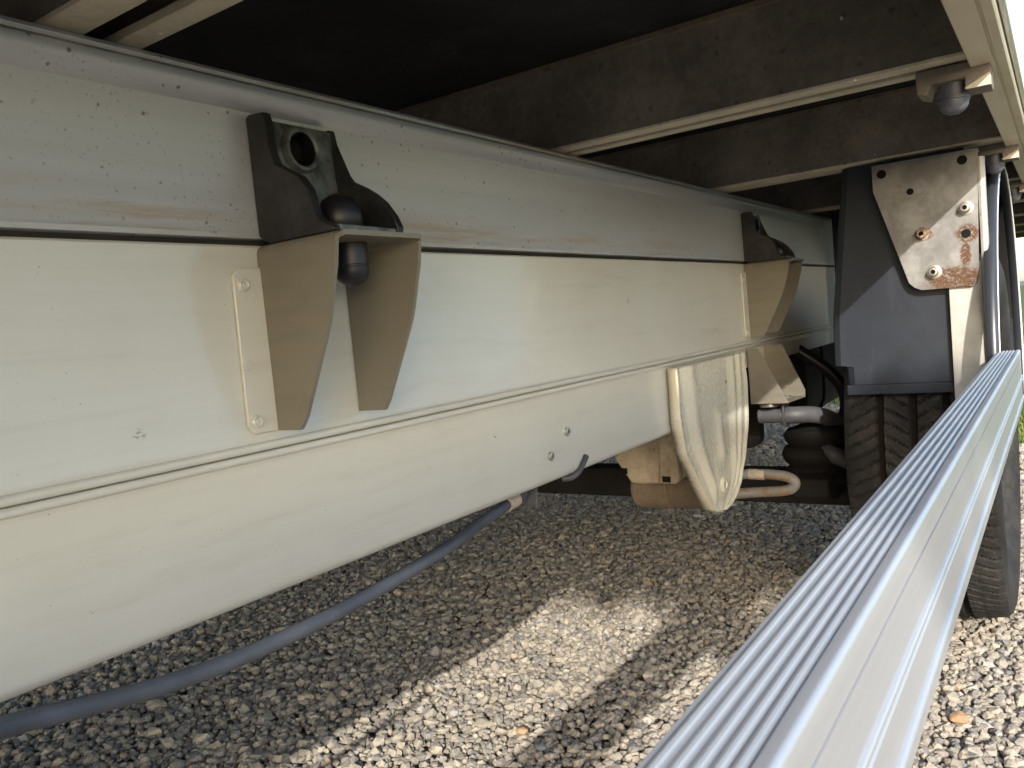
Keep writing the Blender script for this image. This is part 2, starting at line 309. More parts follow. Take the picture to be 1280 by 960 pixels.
def stones(name, parts):
    P = np.concatenate([a for a, _ in parts]); Rr = np.concatenate([b for _, b in parts]); n = len(P)
    var = v0[None] * (1 + rng.uniform(-0.24, 0.22, size=(24, 12, 1))) + rng.normal(scale=0.07, size=(24, 12, 3))
    sh = var[rng.integers(0, 24, n)] * rng.uniform(0.68, 1.28, size=(n, 1, 3))
    V = np.einsum('nij,nkj->nki', rand_rot(n), sh * Rr[:, None, None])
    V[:, :, 2] *= 0.8
    und = 0.006 * np.sin(P[:, 0] * 5.1 + 1) * np.sin(P[:, 1] * 4.3) + 0.004 * np.sin(P[:, 0] * 13 + P[:, 1] * 9)
    z = -0.004 + und + rng.uniform(-0.0045, 0.0045, n)
    V[:, :, 0] += P[:, 0, None]; V[:, :, 1] += P[:, 1, None]; V[:, :, 2] += z[:, None]
    F = f0[None] + (np.arange(n) * 12)[:, None, None]
    me = bpy.data.meshes.new(name); me.vertices.add(n * 12); me.vertices.foreach_set('co', V.reshape(-1).astype(np.float32))
    nf = n * 20; me.loops.add(nf * 3); me.loops.foreach_set('vertex_index', F.reshape(-1).astype(np.int32))
    me.polygons.add(nf); me.polygons.foreach_set('loop_start', np.arange(0, nf * 3, 3, dtype=np.int32))
    me.update(); me.validate(); me.shade_flat(); me.materials.append(MAT['stone'])
    o = bpy.data.objects.new(name, me); S.collection.objects.link(o); return o
gr = stones('gravel', [scatter(-1.75, 0.75, 0.15, 3.0, 0.0093, 0.0060), scatter(-3.6, -1.75, 0.3, 4.6, 0.024, 0.0145), scatter(-1.75, 1.6, 3.0, 5.0, 0.019, 0.0115), scatter(0.75, 1.8, -0.3, 3.0, 0.024, 0.0145)])
tag(gr, 'loose beige and grey crushed gravel covering the ground under the truck', 'gravel', kind='stuff')
def pebble(name, x, y, r, mat, label):
    v = v0 * (1 + rng.uniform(-0.2, 0.2, size=(12, 1))) * np.array([1.25, 0.95, 0.7]) * r
    bm = MB().add([tuple(q) for q in v], [tuple(q) for q in f0]); o = bm.build(name, mat, offset=(0, 0, 0), smooth=False); o.location = (x, y, 0.006)
    md = o.modifiers.new('rounding', 'BEVEL'); md.width = r * 0.15; md.segments = 2
    tag(o, label, 'stone')
pebble('stone', -0.648, 0.889, 0.0095, 'orange', 'small orange stone lying in the gravel left of the aluminium rail')
pebble('stone', -0.60, 0.862, 0.0085, 'bluestone', 'dark blue-grey stone beside the small orange one')
pebble('stone', -0.135, 1.150, 0.0125, 'orange', 'orange-brown stone in the sunny gravel right of the aluminium rail')

# grass on the lawn
n = 42000
gx = rng.uniform(-5.0, 2.2, n); ey = lawn_y(gx); gy = ey + rng.exponential(1.5, n) - 0.03
hh = rng.uniform(0.02, 0.055, n); a = rng.uniform(0, 6.28, n); wd = rng.uniform(0.0025, 0.005, n); ln = rng.normal(scale=0.018, size=(n, 2))
V = np.zeros((n, 3, 3)); V[:, 0] = np.stack([gx - np.cos(a) * wd, gy - np.sin(a) * wd, np.zeros(n)], 1); V[:, 1] = np.stack([gx + np.cos(a) * wd, gy + np.sin(a) * wd, np.zeros(n)], 1)
V[:, 2] = np.stack([gx + ln[:, 0], gy + ln[:, 1], hh], 1)
me = bpy.data.meshes.new('grass'); me.vertices.add(n * 3); me.vertices.foreach_set('co', V.reshape(-1).astype(np.float32)); me.loops.add(n * 3); me.loops.foreach_set('vertex_index', np.arange(n * 3, dtype=np.int32))
me.polygons.add(n); me.polygons.foreach_set('loop_start', np.arange(0, n * 3, 3, dtype=np.int32)); me.update(); me.materials.append(MAT['grass'])
o = bpy.data.objects.new('grass', me); S.collection.objects.link(o); tag(o, 'short yellow-green grass beyond the gravel', 'grass', kind='stuff')

# ------------------------------------------------------------------ the truck
T = bpy.data.objects.new('box_truck', None); S.collection.objects.link(T); T.location = (-PX0, PY0, 0)
tag(T, 'parked box truck seen from beneath its side, cream chassis beam and aluminium side guard', 'truck')
XF = -0.45                      # outer face of the chassis
YA, YB = -2.2, 4.4              # body length
XM = -1.07                      # the truck's centre line

# upper aluminium rail
def rail_profile():
    return [(XF - .07, .1865), (XF + .000, .1865), (XF + .0015, .184), (XF + .0005, .1815), (XF + .0050, .1797), (XF + .0075, .1775), (XF + .0082, .1750), (XF + .0072, .1715), (XF + .0025, .1625),
            (XF + .0004, .1612), (XF, .160), (XF, .082), (XF + .0008, .0795), (XF, .0765), (XF - .004, .0755), (XF - .07, .0755), (XF - .07, .080), (XF - .006, .081), (XF - .006, .182), (XF - .07, .182)]
chassis = MB().prism(rail_profile(), 'y', YA, YB).build('chassis_rail', 'rail', T, label='spotted grey aluminium rail along the top of the chassis beam')
MB().box(XF - .07, XF - .004, YA, YB, .0722, .0752).build('seam', 'seam', chassis)
# lower cream beam: upper web plate with a bead, lower web plate rounded under
def bead(cx, cz, r, n=8): return [(cx + r * math.cos(t), cz + r * math.sin(t)) for t in [math.pi / 2 - math.pi * k / n for k in range(n + 1)]]
upl = [(XF - .035, .0718), (XF - .0015, .0718), (XF, .0703), (XF, -.0570), (XF + .0012, -.0592)] + bead(XF + .0015, -.0632, .0031) + [(XF - .004, -.0668), (XF - .004, .068), (XF - .035, .068)]
beam = MB().prism(upl, 'y', YA, 2.9).build('side_beam', 'cream', T, label='cream painted upper web of the chassis beam')
lpl = [(XF - .004, -.0670)] + bead(XF + .0012, -.0697, .0028) + [(XF + .0004, -.0745), (XF, -.0765), (XF, -.157)] + [(XF - .009 + .009 * math.cos(t), -.157 - .009 * math.sin(t)) for t in [R(12 * k) for k in range(1, 8)]] + [(XF - .07, -.166), (XF - .07, -.162), (XF - .011, -.162), (XF - .004, -.155)]
strip = [(XF - .004, -.0670)] + bead(XF + .0012, -.0697, .0028) + [(XF + .0004, -.0745), (XF - .002, -.0765), (XF - .002, -.105), (XF - .006, -.105), (XF - .006, -.0670)]
MB().prism(strip, 'y', 1.0453, 2.9).build('bead_strip', 'cream', beam)
lbeam = MB().prism(lpl, 'y', YA, 1.045).build('lower_beam', 'cream', T, label='cream painted lower web with rounded bottom edge')
# rivet nuts in the lower beam
for yy, zz in ((.752, -.117), (.715, -.137)):
    e = MB().lathe([(.0022, .0032), (.0034, .0036), (.0046, .003), (.0048, 0)], (XF, yy, zz), 'x', 20, False).build('rivet_nut', 'zinc', lbeam)
    MB().lathe([(.0, .0012), (.0023, .0012)], (XF, yy, zz), 'x', 16, False).build('hole', 'hole', lbeam)
# small bent tab and the hose clip under the beam
MB().tube([(XF + .0022, .786, -.150), (XF + .0026, .778, -.156), (XF + .001, .769, -.164), (XF - .004, .760, -.169), (XF - .012, .754, -.169)], .0034, 10).build('cable_tab', 'pipe', lbeam)
cl = MB().box(-.486, -.4835, .690, .716, -.186, -.1662).box(-.4835, -.470, .712, .716, -.192, -.1662).build('hose_clip', 'pipe', T, bevel=.001)
MB().lathe([(.004, 0), (.0048, .001), (.004, .004), (0.001, .004)], (-.4835, .703, -.176), 'x', 16).build('bolt', 'zinc', cl)
# hose
hp = [(-.36, .02, -.135), (-.40, .09, -.155), (-.440, .171, -.172), (-.448, .213, -.182), (-.458, .265, -.194), (-.465, .327, -.202), (-.469, .403, -.204), (-.471, .475, -.201), (-.471, .561, -.192), (-.476, .631, -.183), (-.477, .672, -.1775)]
hose = MB().tube([(-.33, -.25, -.12), (-.34, -.08, -.122)] + hp, .0058, 20, 8).build('hose', 'hose', T, label='grey rubber hose hanging below the chassis beam')
MB().tube([(-.477, .666, -.178), (-.4775, .684, -.1762)], .0078, 20, 2).build('ferrule', 'dirt', hose)
MB().tube([(-.4775, .681, -.1763), (-.478, .700, -.1745)], .0052, 16, 2).build('end_fitting', 'pipe', hose)

# ---- folded support brackets on the upper web
def xo(z):  # outer edge of the bracket webs
    return float(np.interp(z, [-.055, -.0535, -.046, .012, .026, .036, .050, .0705], [-.4265, -.4245, -.4185, -.3885, -.3835, -.381, -.3765, -.373]))
def support_bracket():
    path = [(.368, z) for z in (-.0545, -.0525, -.049, -.045, -.03, -.01, .005, .014, .022, .030, .038, .050, .060)]
    path += [(.373 - .005 * math.cos(t), .065 + .005 * math.sin(t)) for t in [R(18 * k) for k in range(0, 6)]]
    path += [(.373 + .01 * k, .070) for k in range(1, 8)]
    path += [(.443 + .005 * math.sin(t), .065 + .005 * math.cos(t)) for t in [R(18 * k) for k in range(0, 6)]]
    path += [(.448, z) for z in (.060, .050, .038, .030, .022, .014, .005, -.01, -.03, -.04, -.045, -.0505, -.052)]
    rows = []
    for y, z in path:
        xe = xo(z) + (.003 if z > .069 else 0); x0 = XF + .0012
        rows.append([(x0 + (xe - x0) * t, y, z) for t in (0, .33, .66, 1)])
    b = MB().sheet(rows).build('support_bracket', 'beige', T, solid=.0034, bevel=.0005, label='cream folded steel bracket, webs darkened for shade, riveted to the chassis beam')
    fl = [(.3665, -.0545), (.3665, .0565), (.3475, .0560), (.3435, .0515), (.3425, -.0490), (.3470, -.0540)]
    fo = MB().prism(fl, 'x', XF + .0003, XF + .0031).build('flange', 'cream', b, bevel=.0007)
    for k, (yy, zz) in enumerate(((.3505, .045), (.3490, -.046))):
        MB().lathe([(.0, .0026), (.0014, .0028), (.0020, .0016), (.0026, .0018), (.0034, .0024), (.0044, .0014), (.0047, 0)], (XF + .0031, yy, zz), 'x', 20, False).build('rivet', 'cream', b)
    MB().lathe([(.0, .0006), (.003, .0005), (.0036, 0)], (XF + .0031, .3475, -.008), 'x', 18, False).build('rivet', 'cream', b)
    # buffer through the top plate
    bu = MB().lathe([(.0, .0395), (.004, .0398), (.008, .0415), (.0107, .0445), (.0118, .048), (.0120, .0515), (.0114, .0522), (.0114, .053), (.0120, .0537), (.0122, .0682)], (-.406, .411, 0), 'z', 28, False).build('rubber_buffer', 'rubber', b, label='black rubber buffer under the bracket top')
    return b
sb = support_bracket()
def cast_bracket():
    near = [(XF + .0005, .0775), (XF + .0005, .157), (XF + .004, .1585), (-.432, .1575), (-.430, .150), (-.4285, .130), (-.425, .122), (-.414, .116), (-.404, .1105), (-.397, .101), (-.3935, .086), (-.389, .080), (-.378, .0745), (-.378, .0718), (-.440, .0718)]
    far = [(XF + .0005, .0775), (XF + .0005, .157), (XF + .010, .157), (-.438, .146), (-.428, .122), (-.424, .1165), (-.412, .1105), (-.402, .104), (-.394, .097), (-.386, .086), (-.3825, .078), (-.3835, .0718), (-.440, .0718)]
    c = MB().prism(near, 'y', .370, .3775).build('cast_bracket', 'cast', T, bevel=.0016, label='dark cast iron bracket bolted to the aluminium rail')
    MB().prism(far, 'y', .4365, .443).build('cheek', 'cast', c, bevel=.0014)
    # back face with a hole boss, narrowing downwards
    n = 40; rows = []; cy, cz = .404, .1375
    ring = []
    for k in range(n):
        t = 2 * math.pi * k / n; ring.append((math.cos(t), math.sin(t)))
    def edge(cu, su):   # clip a ray to the face outline
        y0, y1, z0, z1 = .3775, .4365, .075, .1545
        s = min((y1 - cy) / cu if cu > 1e-6 else 9, (y0 - cy) / cu if cu < -1e-6 else 9, (z1 - cz) / su if su > 1e-6 else 9, (z0 - cz) / su if su < -1e-6 else 9)
        return cy + cu * s, cz + su * s
    def bx(z): return -.4385 + max(0, (.125 - z)) * .12
    rows.append([(-.449, cy + .0118 * a, cz + .0118 * b) for a, b in ring])
    rows.append([(-.4335, cy + .0118 * a, cz + .0118 * b) for a, b in ring])
    rows.append([(-.4328, cy + .0128 * a, cz + .0128 * b) for a, b in ring])
    rows.append([(-.4328, cy + .0146 * a, cz + .0146 * b) for a, b in ring])
    rows.append([(-.4345, cy + .0156 * a, cz + .0156 * b) for a, b in ring])
    rows.append([(-.4375, cy + .0165 * a, cz + .0165 * b) for a, b in ring])
    rows.append([(bx(edge(a, b)[1]), *edge(a, b)) for a, b in ring])
    MB().sheet(rows, True).build('face', 'castface', c)
    MB().box(XF + .001, -.4395, .3775, .4365, .148, .1555).build('rim', 'cast', c, bevel=.0015)
    MB().lathe([(.0, .004), (.006, .005), (.0105, .003), (.0117, 0)], (-.4480, cy, cz), 'x', 24, False).build('hole_shade_disc', 'hole', c)  # dark disc stands for the shade deep in the boss hole
    MB().lathe([(.0114, -.4475), (.0114, -.4345), (.0119, -.4338)], (0, cy, cz), 'x', 32, False).build('hole_shade_sleeve', 'rubber', c)  # sleeve added so the wall of the hole reads as shaded
    MB().prism([(XF + .002, .3775), (-.379, .3775), (-.384, .4365), (XF + .002, .4365)], 'z', .0722, .0768).build('base', 'castface', c, bevel=.0008)
    MB().lathe([(.0128, .0768), (.0150, .080), (.0158, .0855), (.0150, .092), (.0118, .0985), (.006, .1023), (.0, .103)], (-.410, .409, 0), 'z', 28, False).build('rubber_buffer', 'rubber', c)
    return c
cb = cast_bracket()
for o_, nm in ((sb, 'far'), (cb, 'far')):
    copy_tree(o_, T, 1.022)
# more of the same along the beam behind the lens
copy_tree(sb, T, -1.022); copy_tree(cb, T, -1.022)

# ---- lower bracket below the bead (open U)
nw = [(-.449, -.0735), (-.4305, -.0735), (-.388, -.1625), (-.386, -.168), (-.449, -.168)]
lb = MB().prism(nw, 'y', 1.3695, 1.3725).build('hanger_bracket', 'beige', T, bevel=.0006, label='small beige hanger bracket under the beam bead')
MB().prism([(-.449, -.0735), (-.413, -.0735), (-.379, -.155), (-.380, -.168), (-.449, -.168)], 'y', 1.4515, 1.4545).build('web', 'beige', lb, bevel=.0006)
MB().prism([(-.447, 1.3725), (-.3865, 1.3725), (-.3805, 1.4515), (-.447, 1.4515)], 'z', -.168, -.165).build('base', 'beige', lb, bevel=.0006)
MB().box(-.4475, -.445, 1.3725, 1.4515, -.150, -.074).build('back', 'cream', lb)
MB().lathe([(.0055, 0), (.006, .002), (.0055, .005), (.002, .0055)], (-.400, 1.42, -.165), 'z', 6).build('bolt', 'zinc', lb)
for k in range(3): MB().lathe([(.017, -.1685 - .0025 * k), (.018, -.1693 - .0025 * k), (.017, -.1706 - .0025 * k)], (-.425, 1.395, 0), 'z', 24).build('washer', 'zinc', lb)
bush = MB().lathe([(.008, -.447), (.0128, -.446), (.0132, -.443), (.0124, -.442), (.0124, -.405), (.009, -.404)], (0, 1.402, -.193), 'x', 28).build('stabiliser_bush', 'pipe', T)
MB().prism([(1.388, -.172), (1.418, -.172), (1.420, -.200), (1.412, -.213), (1.394, -.213), (1.386, -.200)], 'x', -.4035, -.399).build('clamp_plate', 'pipe', bush, bevel=.001)
MB().tube([(-.41, 1.402, -.193), (-.385, 1.408, -.193), (-.362, 1.428, -.196), (-.348, 1.46, -.206), (-.343, 1.50, -.222), (-.350, 1.53, -.240), (-.362, 1.52, -.250), (-.362, 1.47, -.256), (-.345, 1.44, -.262), (-.325, 1.44, -.272), (-.31, 1.46, -.285)], .0145, 20, 8).build('stabiliser_bar', 'pipe', T, label='bent grey bar beside the wheel')

# ---- pressed axle plate
ol = [(1.026, -.0745), (1.024, -.114), (1.024, -.156), (1.036, -.195), (1.070, -.235), (1.098, -.270), (1.118, -.290), (1.136, -.298), (1.156, -.302)]
orr = [(1.304, -.0745), (1.308, -.114), (1.306, -.156), (1.296, -.200), (1.272, -.240), (1.246, -.275), (1.216, -.292), (1.194, -.299), (1.172, -.302)]
def axle_plate():
    zs = np.concatenate([np.linspace(-.0745, -.27, 44), np.linspace(-.274, -.302, 14)])
    us = np.linspace(-1, 1, 81); lz = [-z for _, z in ol]; rz = [-z for _, z in orr]; rows = []
    def smooth(x, a, b): t = np.clip((x - a) / (b - a), 0, 1); return t * t * (3 - 2 * t)
    for z in zs:
        l = np.interp(-z, lz, [y for y, _ in ol]); r = np.interp(-z, rz, [y for y, _ in orr]); v = (-.0745 - z) / .2275
        row = []
        for u in us:
            y = l + (r - l) * (u + 1) / 2
            au = abs(u); k = 1 - 0.25 * v
            k = 1 - 0.22 * v; fade = 1 - smooth(v, .78, .97)
            # pressed ridges running down the plate and a rim standing proud at the outline
            h = float(np.interp(u / k if abs(u) < k else math.copysign(1, u), [-1, -.90, -.80, -.72, -.64, -.56, -.46, -.2, .1, .34, .42, .50, .56, .62, .68, .74, .80, .88, 1], [0, .0005, .004, .0068, .0062, .0038, .003, .0032, .0032, .003, .0048, .0074, .0066, .0030, .0040, .0070, .0055, .001, 0])) * fade
            h += .004 * math.exp(-((u + .02) / .09) ** 2) * smooth(v, .30, .36) * (1 - smooth(v, .62, .70))
            h += .0030 * smooth(abs(u), .92, .985) + .0004 * math.sin(v * 26 + u * 2) * smooth(abs(u), .7, .95)
            h += .0006 * math.sin(23 * v + 9 * u) * smooth(v, .5, .6) * (1 - smooth(abs(u), .5, .75))
            d2 = ((y - 1.160) / .030) ** 2 + ((z + .262) / .024) ** 2
            h = h * smooth(d2, .25, 1.3) + .004 * (1 - smooth(d2, .25, 1.3))
            row.append((-.4360 + h, y, z))
        # turned-back edge
        row = [(row[0][0] - .014, row[0][1] + .001, row[0][2]), (row[0][0] - .006, row[0][1] - .0015, row[0][2]), (row[0][0] - .002, row[0][1] - .001, row[0][2])] + row + [(row[-1][0] - .002, row[-1][1] + .001, row[-1][2]), (row[-1][0] - .006, row[-1][1] + .0015, row[-1][2]), (row[-1][0] - .014, row[-1][1], row[-1][2])]
        rows.append(row)
    p = MB().sheet(rows).build('axle_plate', 'arm', T, label='pressed cream steel axle plate tapering to a rounded tip', solid=.002)
    for x in p.data.polygons: x.use_smooth = True
    MB().lathe([(.009, .0), (.0125, .002), (.013, .0035), (.0105, .0055), (.0072, .006), (.006, .004)], (-.4330, 1.160, -.262), 'x', 28, False).build('boss', 'arm', p)
    MB().lathe([(.0, .0035), (.0068, .0035)], (-.4330, 1.160, -.262), 'x', 20, False).build('bolt', 'dirt', p)
    for yy, zz in ((1.205, -.112), (1.075, -.118)): MB().lathe([(.0, .001), (.0026, .001)], (-.4318 if yy > 1.1 else -.4318, yy, zz), 'x', 12, False).build('hole', 'hole', p)
    return p
axle_plate()

# ---- axle parts under the chassis
ab = MB().prism([(-.625, -.172), (-.498, -.172), (-.492, -.252), (-.512, -.266), (-.585, -.268), (-.612, -.228)], 'y', 1.165, 1.27).build('axle_mount', 'dirt', T, bevel=.006, label='dusty beige axle mount behind the pressed plate')
MB().prism([(-.526, -.176), (-.500, -.176), (-.496, -.252), (-.502, -.262), (-.530, -.262)], 'y', 1.152, 1.168).build('mount_lip', 'dirt', ab, bevel=.003)
MB().box(-.524, -.511, 1.150, 1.1525, -.259, -.250).build('slot', 'hole', ab)
MB().box(-.600, -.590, 1.162, 1.1655, -.250, -.241).build('slot', 'hole', ab)
ax = MB().lathe([(.031, -.5995), (.034, -.595), (.034, -.54), (.0325, -.538), (.0325, -.448)], (0, 1.22, -.283), 'x', 32).build('axle_tube', 'brown', T, label='dusty brown axle tube')
MB().box(-1.82, -.300, 1.505, 1.560, -.372, -.312).build('axle_beam', 'black', T, bevel=.004, label='black axle beam across the truck')
ta = MB().prism([(1.385, -.300), (1.45, -.292), (1.56, -.270), (1.64, -.262), (1.66, -.300), (1.60, -.338), (1.45, -.350), (1.39, -.335)], 'x', -.400, -.335).build('trailing_arm', 'black', T, bevel=.008, label='black trailing arm inside the wheel')
MB().lathe([(.040, -.322), (.052, -.318), (.058, -.306), (.052, -.294), (.046, -.290), (.054, -.284), (.060, -.270), (.054, -.257), (.046, -.253), (.052, -.247), (.055, -.236), (.048, -.226), (.030, -.220), (.0, -.218)], (-.372, 1.475, 0), 'z', 36).build('air_bellows', 'black', T, label='black ribbed air bellows inside the wheel')
bc = MB().tube([(-.56, 1.26, -.275), (-.495, 1.29, -.279), (-.44, 1.305, -.2755), (-.39, 1.31, -.278), (-.370, 1.312, -.286), (-.372, 1.312, -.297), (-.388, 1.31, -.303), (-.442, 1.305, -.307), (-.497, 1.29, -.311), (-.56, 1.27, -.31)], 0.0085, 14, 6).build('brake_cable', 'cable', T, label='looped silver brake cable sleeve with rust marks')
MB().tube([(-.44, 1.305, -.2755), (-.415, 1.308, -.2766)], .0089, 14, 3).build('sleeve', 'dirt', bc)

# ---- floor, cross beams
floor = MB().box(-2.105, -.056, YA, YB, .279, .30).build('floor', 'floor', T, label='black underside of the load floor')
def cross_beam(y0, y1, g0, g1):
    z0, z1 = .1872, .2788; t = .003; xa, xb = -2.085, -.058
    w = MB()
    w.box(xa, xb, y0, y0 + t, z0 + .0022, z1); w.box(xa, xb, y1 - t, y1, z0 + .0022, z1); w.box(xa, xb, y0 + t, y1 - t, z1 - .045, z1 - .042)
    o = w.build('cross_beam', 'web', T, label='brown dusty cross beam under the floor')
    MB().prism([(y0 - .0012, z0 + .003), (y0 - .0006, z0 + .0008), (y0 + .001, z0), (g0 - .001, z0), (g0, z0 + .001), (g0, z0 + .006), (g0 - .0015, z0 + .006), (g0 - .0015, z0 + .003)], 'x', xa, xb).build('lip', 'lip', o)
    MB().prism([(g1, z0 + .006), (g1, z0 + .001), (g1 + .001, z0), (y1 - .001, z0), (y1 + .0006, z0 + .0008), (y1 + .0012, z0 + .003), (g1 + .0015, z0 + .003), (g1 + .0015, z0 + .006)], 'x', xa, xb).build('lip', 'lip', o)
    MB().box(xa, xb, y0 - .005, y0 - .0002, z1 - .0065, z1 - .0002).build('ledge', 'brown', o, bevel=.0008)
    return o
for y0, y1, g0, g1 in ((.243, .301, .266, .285), (.785, .832, .803, .817), (1.275, 1.338, 1.300, 1.309)):
    cross_beam(y0, y1, g0, g1)
cbm = cross_beam(1.815, 1.872, 1.838, 1.848)
for k in range(1, 6): copy_tree(cbm, T, .5 * k)
for k in (-3.95, -3.45, -2.95, -2.45, -2.05): copy_tree(cbm, T, k)
# gas/cable lip along the floor: thin ledge at the web tops
def bump_stop():
    yc = .822
    b = MB().prism([(-.099, .1868), (-.099, .168), (-.091, .165), (-.088, .1735), (-.062, .1735), (-.062, .164), (-.043, .164), (-.043, .1868)], 'y', yc - .017, yc + .017).build('bump_stop', 'web', T, bevel=.0012, label='bump stop bracket with dusty rubber dome')
    MB().prism([(-.0622, .1650), (-.0618, .1638), (-.0428, .1638), (-.0428, .1700), (-.0435, .1740)], 'y', yc - .0172, yc - .0165).build('front_lip', 'lip', b)
    MB().lathe([(.0118, .1740), (.0120, .166), (.0122, .1615), (.0131, .1608), (.0131, .1598), (.0122, .1592), (.0114, .155), (.0090, .1510), (.005, .1485), (.0, .1478)], (-.0725, yc, 0), 'z', 32, False).build('rubber_dome', 'dome', b)
    return b
bs = bump_stop(); copy_tree(bs, T, .508); copy_tree(bs, T, 1.03); copy_tree(bs, T, -.55)

# ---- side rail of the body and the body itself
sk = MB().prism([(-.0575, .187), (-.0575, .1815), (-.0565, .1805), (-.0405, .1815), (-.0400, .1835), (-.0385, .1838), (-.0380, .1822), (-.0315, .1825), (-.0303, .184), (-.0303, .225), (-.0575, .225)], 'y', YA, YB).build('side_rail', 'skirt', T, label='cream side rail along the bottom edge of the body')
MB().box(-.0300, -.0245, YA, YB, .190, 2.35).build('body_side', 'white', T, bevel=.002, label='white body side wall')
MB().box(-2.1155, -2.110, YA, YB, .190, 2.35).build('body_side', 'white', T, bevel=.002)
MB().box(-2.110, -.030, YA, YA + .03, .19, 2.35).build('body_end', 'white', T, bevel=.002)
MB().box(-2.110, -.030, YB - .03, YB, .19, 2.35).build('body_end', 'white', T, bevel=.002)
MB().box(-2.12, -.02, YA - .005, YB + .005, 2.351, 2.39).build('body_roof', 'white', T, bevel=.005)
# far chassis members
def mir(poly): return [(2 * XM - x, z) for x, z in poly]
MB().prism(mir(rail_profile()), 'y', YA, YB).build('chassis_rail', 'rail', T)
MB().prism(mir(upl), 'y', YA, 2.9).build('side_beam', 'cream', T)
MB().prism(mir(lpl), 'y', YA, 1.02).build('lower_beam', 'cream', T)

# ---- mudguard, plate and post in front of the wheel
mg = MB()
def flap_edge(t):    # left edge rolls back around the wheel
    return (-.291 + .010 * (1 - math.cos(t)), 1.288 + .030 * (1 - math.sin(t)))
rows = []
for z in (.1860, .12, .05, -.03, -.08, -.103, -.1055, -.134):
    xl = float(np.interp(z, [-.134, -.1055, -.103, -.03, .08, .186], [-.274, -.2755, -.2925, -.290, -.277, -.264]))
    rows.append([(xl + .004, 1.36, z), (xl + .001, 1.325, z), (xl, 1.305, z), (xl + .004, 1.293, z), (xl + .012, 1.288, z), (-.20, 1.288, z), (-.105 if z > -.03 else -.131, 1.288, z)])
flap = MB().sheet(rows).build('mudguard', 'mudguard', T, solid=.003, bevel=.0006, label='dark blue-grey plastic mudguard flap in front of the wheel')
MB().prism([(1.2840, -.1480), (1.2835, -.1340), (1.2855, -.1325), (1.2915, -.1325), (1.2925, -.1480)], 'x', -.274, -.1305).build('hem', 'mudguard', flap, bevel=.0012)
# tub over the wheel
rows = []
for k in range(25):
    t = math.pi * (k / 24); y = 1.58 - .375 * math.cos(t); z = -.14 + .318 * math.sin(t)
    if y < 1.32: continue
    rows.append([(-.275, y, z), (-.18, y, z + .004), (-.086, y, z)])
MB().sheet(rows).build('wheel_tub', 'black', T, solid=.003)
# steel plate
pl = [(-.2185, .1765), (-.0875, .1765), (-.0935, .010), (-.0955, .002), (-.1010, -.0025), (-.164, -.0018), (-.173, .003), (-.1795, .010), (-.2185, .143)]
sp = MB().prism(pl, 'y', 1.2685, 1.2715).build('mounting_plate', 'plate', T, bevel=.0006, label='bare steel mounting plate with rust at its lower corner')
MB().box(-.2185, -.0875, 1.2685, 1.300, .1767, .1795).build('top_fold', 'plate', sp)
for xx, zz, r in ((-.206, .166, .0062), (-.106, .167, .0062), (-.171, .136, .0046), (-.106, .069, .0058)):
    MB().lathe([(.0, -.0006), (r, -.0006), (r, 0)], (xx, 1.2685, zz), 'y', 24, False).build('hole', 'hole', sp)
for xx, zz, mt in ((-.105, .103, 'zinc'), (-.159, .076, 'rusty'), (-.147, .022, 'zinc')):
    st = MB().lathe([(.0095, 0), (.0095, -.001), (.0066, -.0014), (.0062, -.011), (.0052, -.0122), (.0030, -.0124)], (xx, 1.2684, zz), 'y', 24, False).build('stud', mt, sp)
    MB().lathe([(.0, -.0100), (.0031, -.0100)], (xx, 1.2684, zz), 'y', 14, False).build('hole', 'hole', st)
po = MB().prism([(-.131, 1.2745), (-.090, 1.2745), (-.090, 1.2785), (-.127, 1.2785), (-.127, 1.286), (-.131, 1.286)], 'z', -.19, .030).build('post', 'post', T, bevel=.001, label='grey painted upright behind the steel plate')
MB().prism([(-.0895, 1.268), (-.0855, 1.266), (-.0815, 1.268), (-.0800, 1.274), (-.0810, 1.285), (-.0895, 1.285)], 'z', -.13, .168).build('edge_strip', 'post', po, bevel=.001)
# wheel arch lip
rows_o = []; N = 48
for k in range(N + 1):
    t = math.pi * (1.12 * k / N - .06)
    def pt(ry, rz, x): return (x + .004, 1.560 - ry * math.cos(t), -.16 + rz * math.sin(t))
    rows_o.append([pt(.345, .345, -.090), pt(.345, .345, -.0785), pt(.348, .348, -.0765), pt(.352, .352, -.0765), pt(.354, .354, -.0780), pt(.355, .355, -.0800), pt(.356, .356, -.090)])
arch = MB().sheet(rows_o).build('wheel_arch', 'trim', T, solid=.002, label='dark wheel arch trim with a bright rolled edge')
MB().tube([(-.0722, 1.560 - .345 * math.cos(t), -.16 + .345 * math.sin(t)) for t in [math.pi * (1.12 * k / 24 - .06) for k in range(25)]], .0016, 8, 3).build('rolled_edge', 'white', arch)
MB().box(-.285, -.082, 1.945, 1.955, -.20, .065).box(-.425, -.2855, 1.946, 1.954, -.16, .186).build('rear_flap', 'mudguard', T, bevel=.002, label='dark flap behind the wheel with an added inner panel')  # outer half is the flap; inner half added to darken the beam's reflection

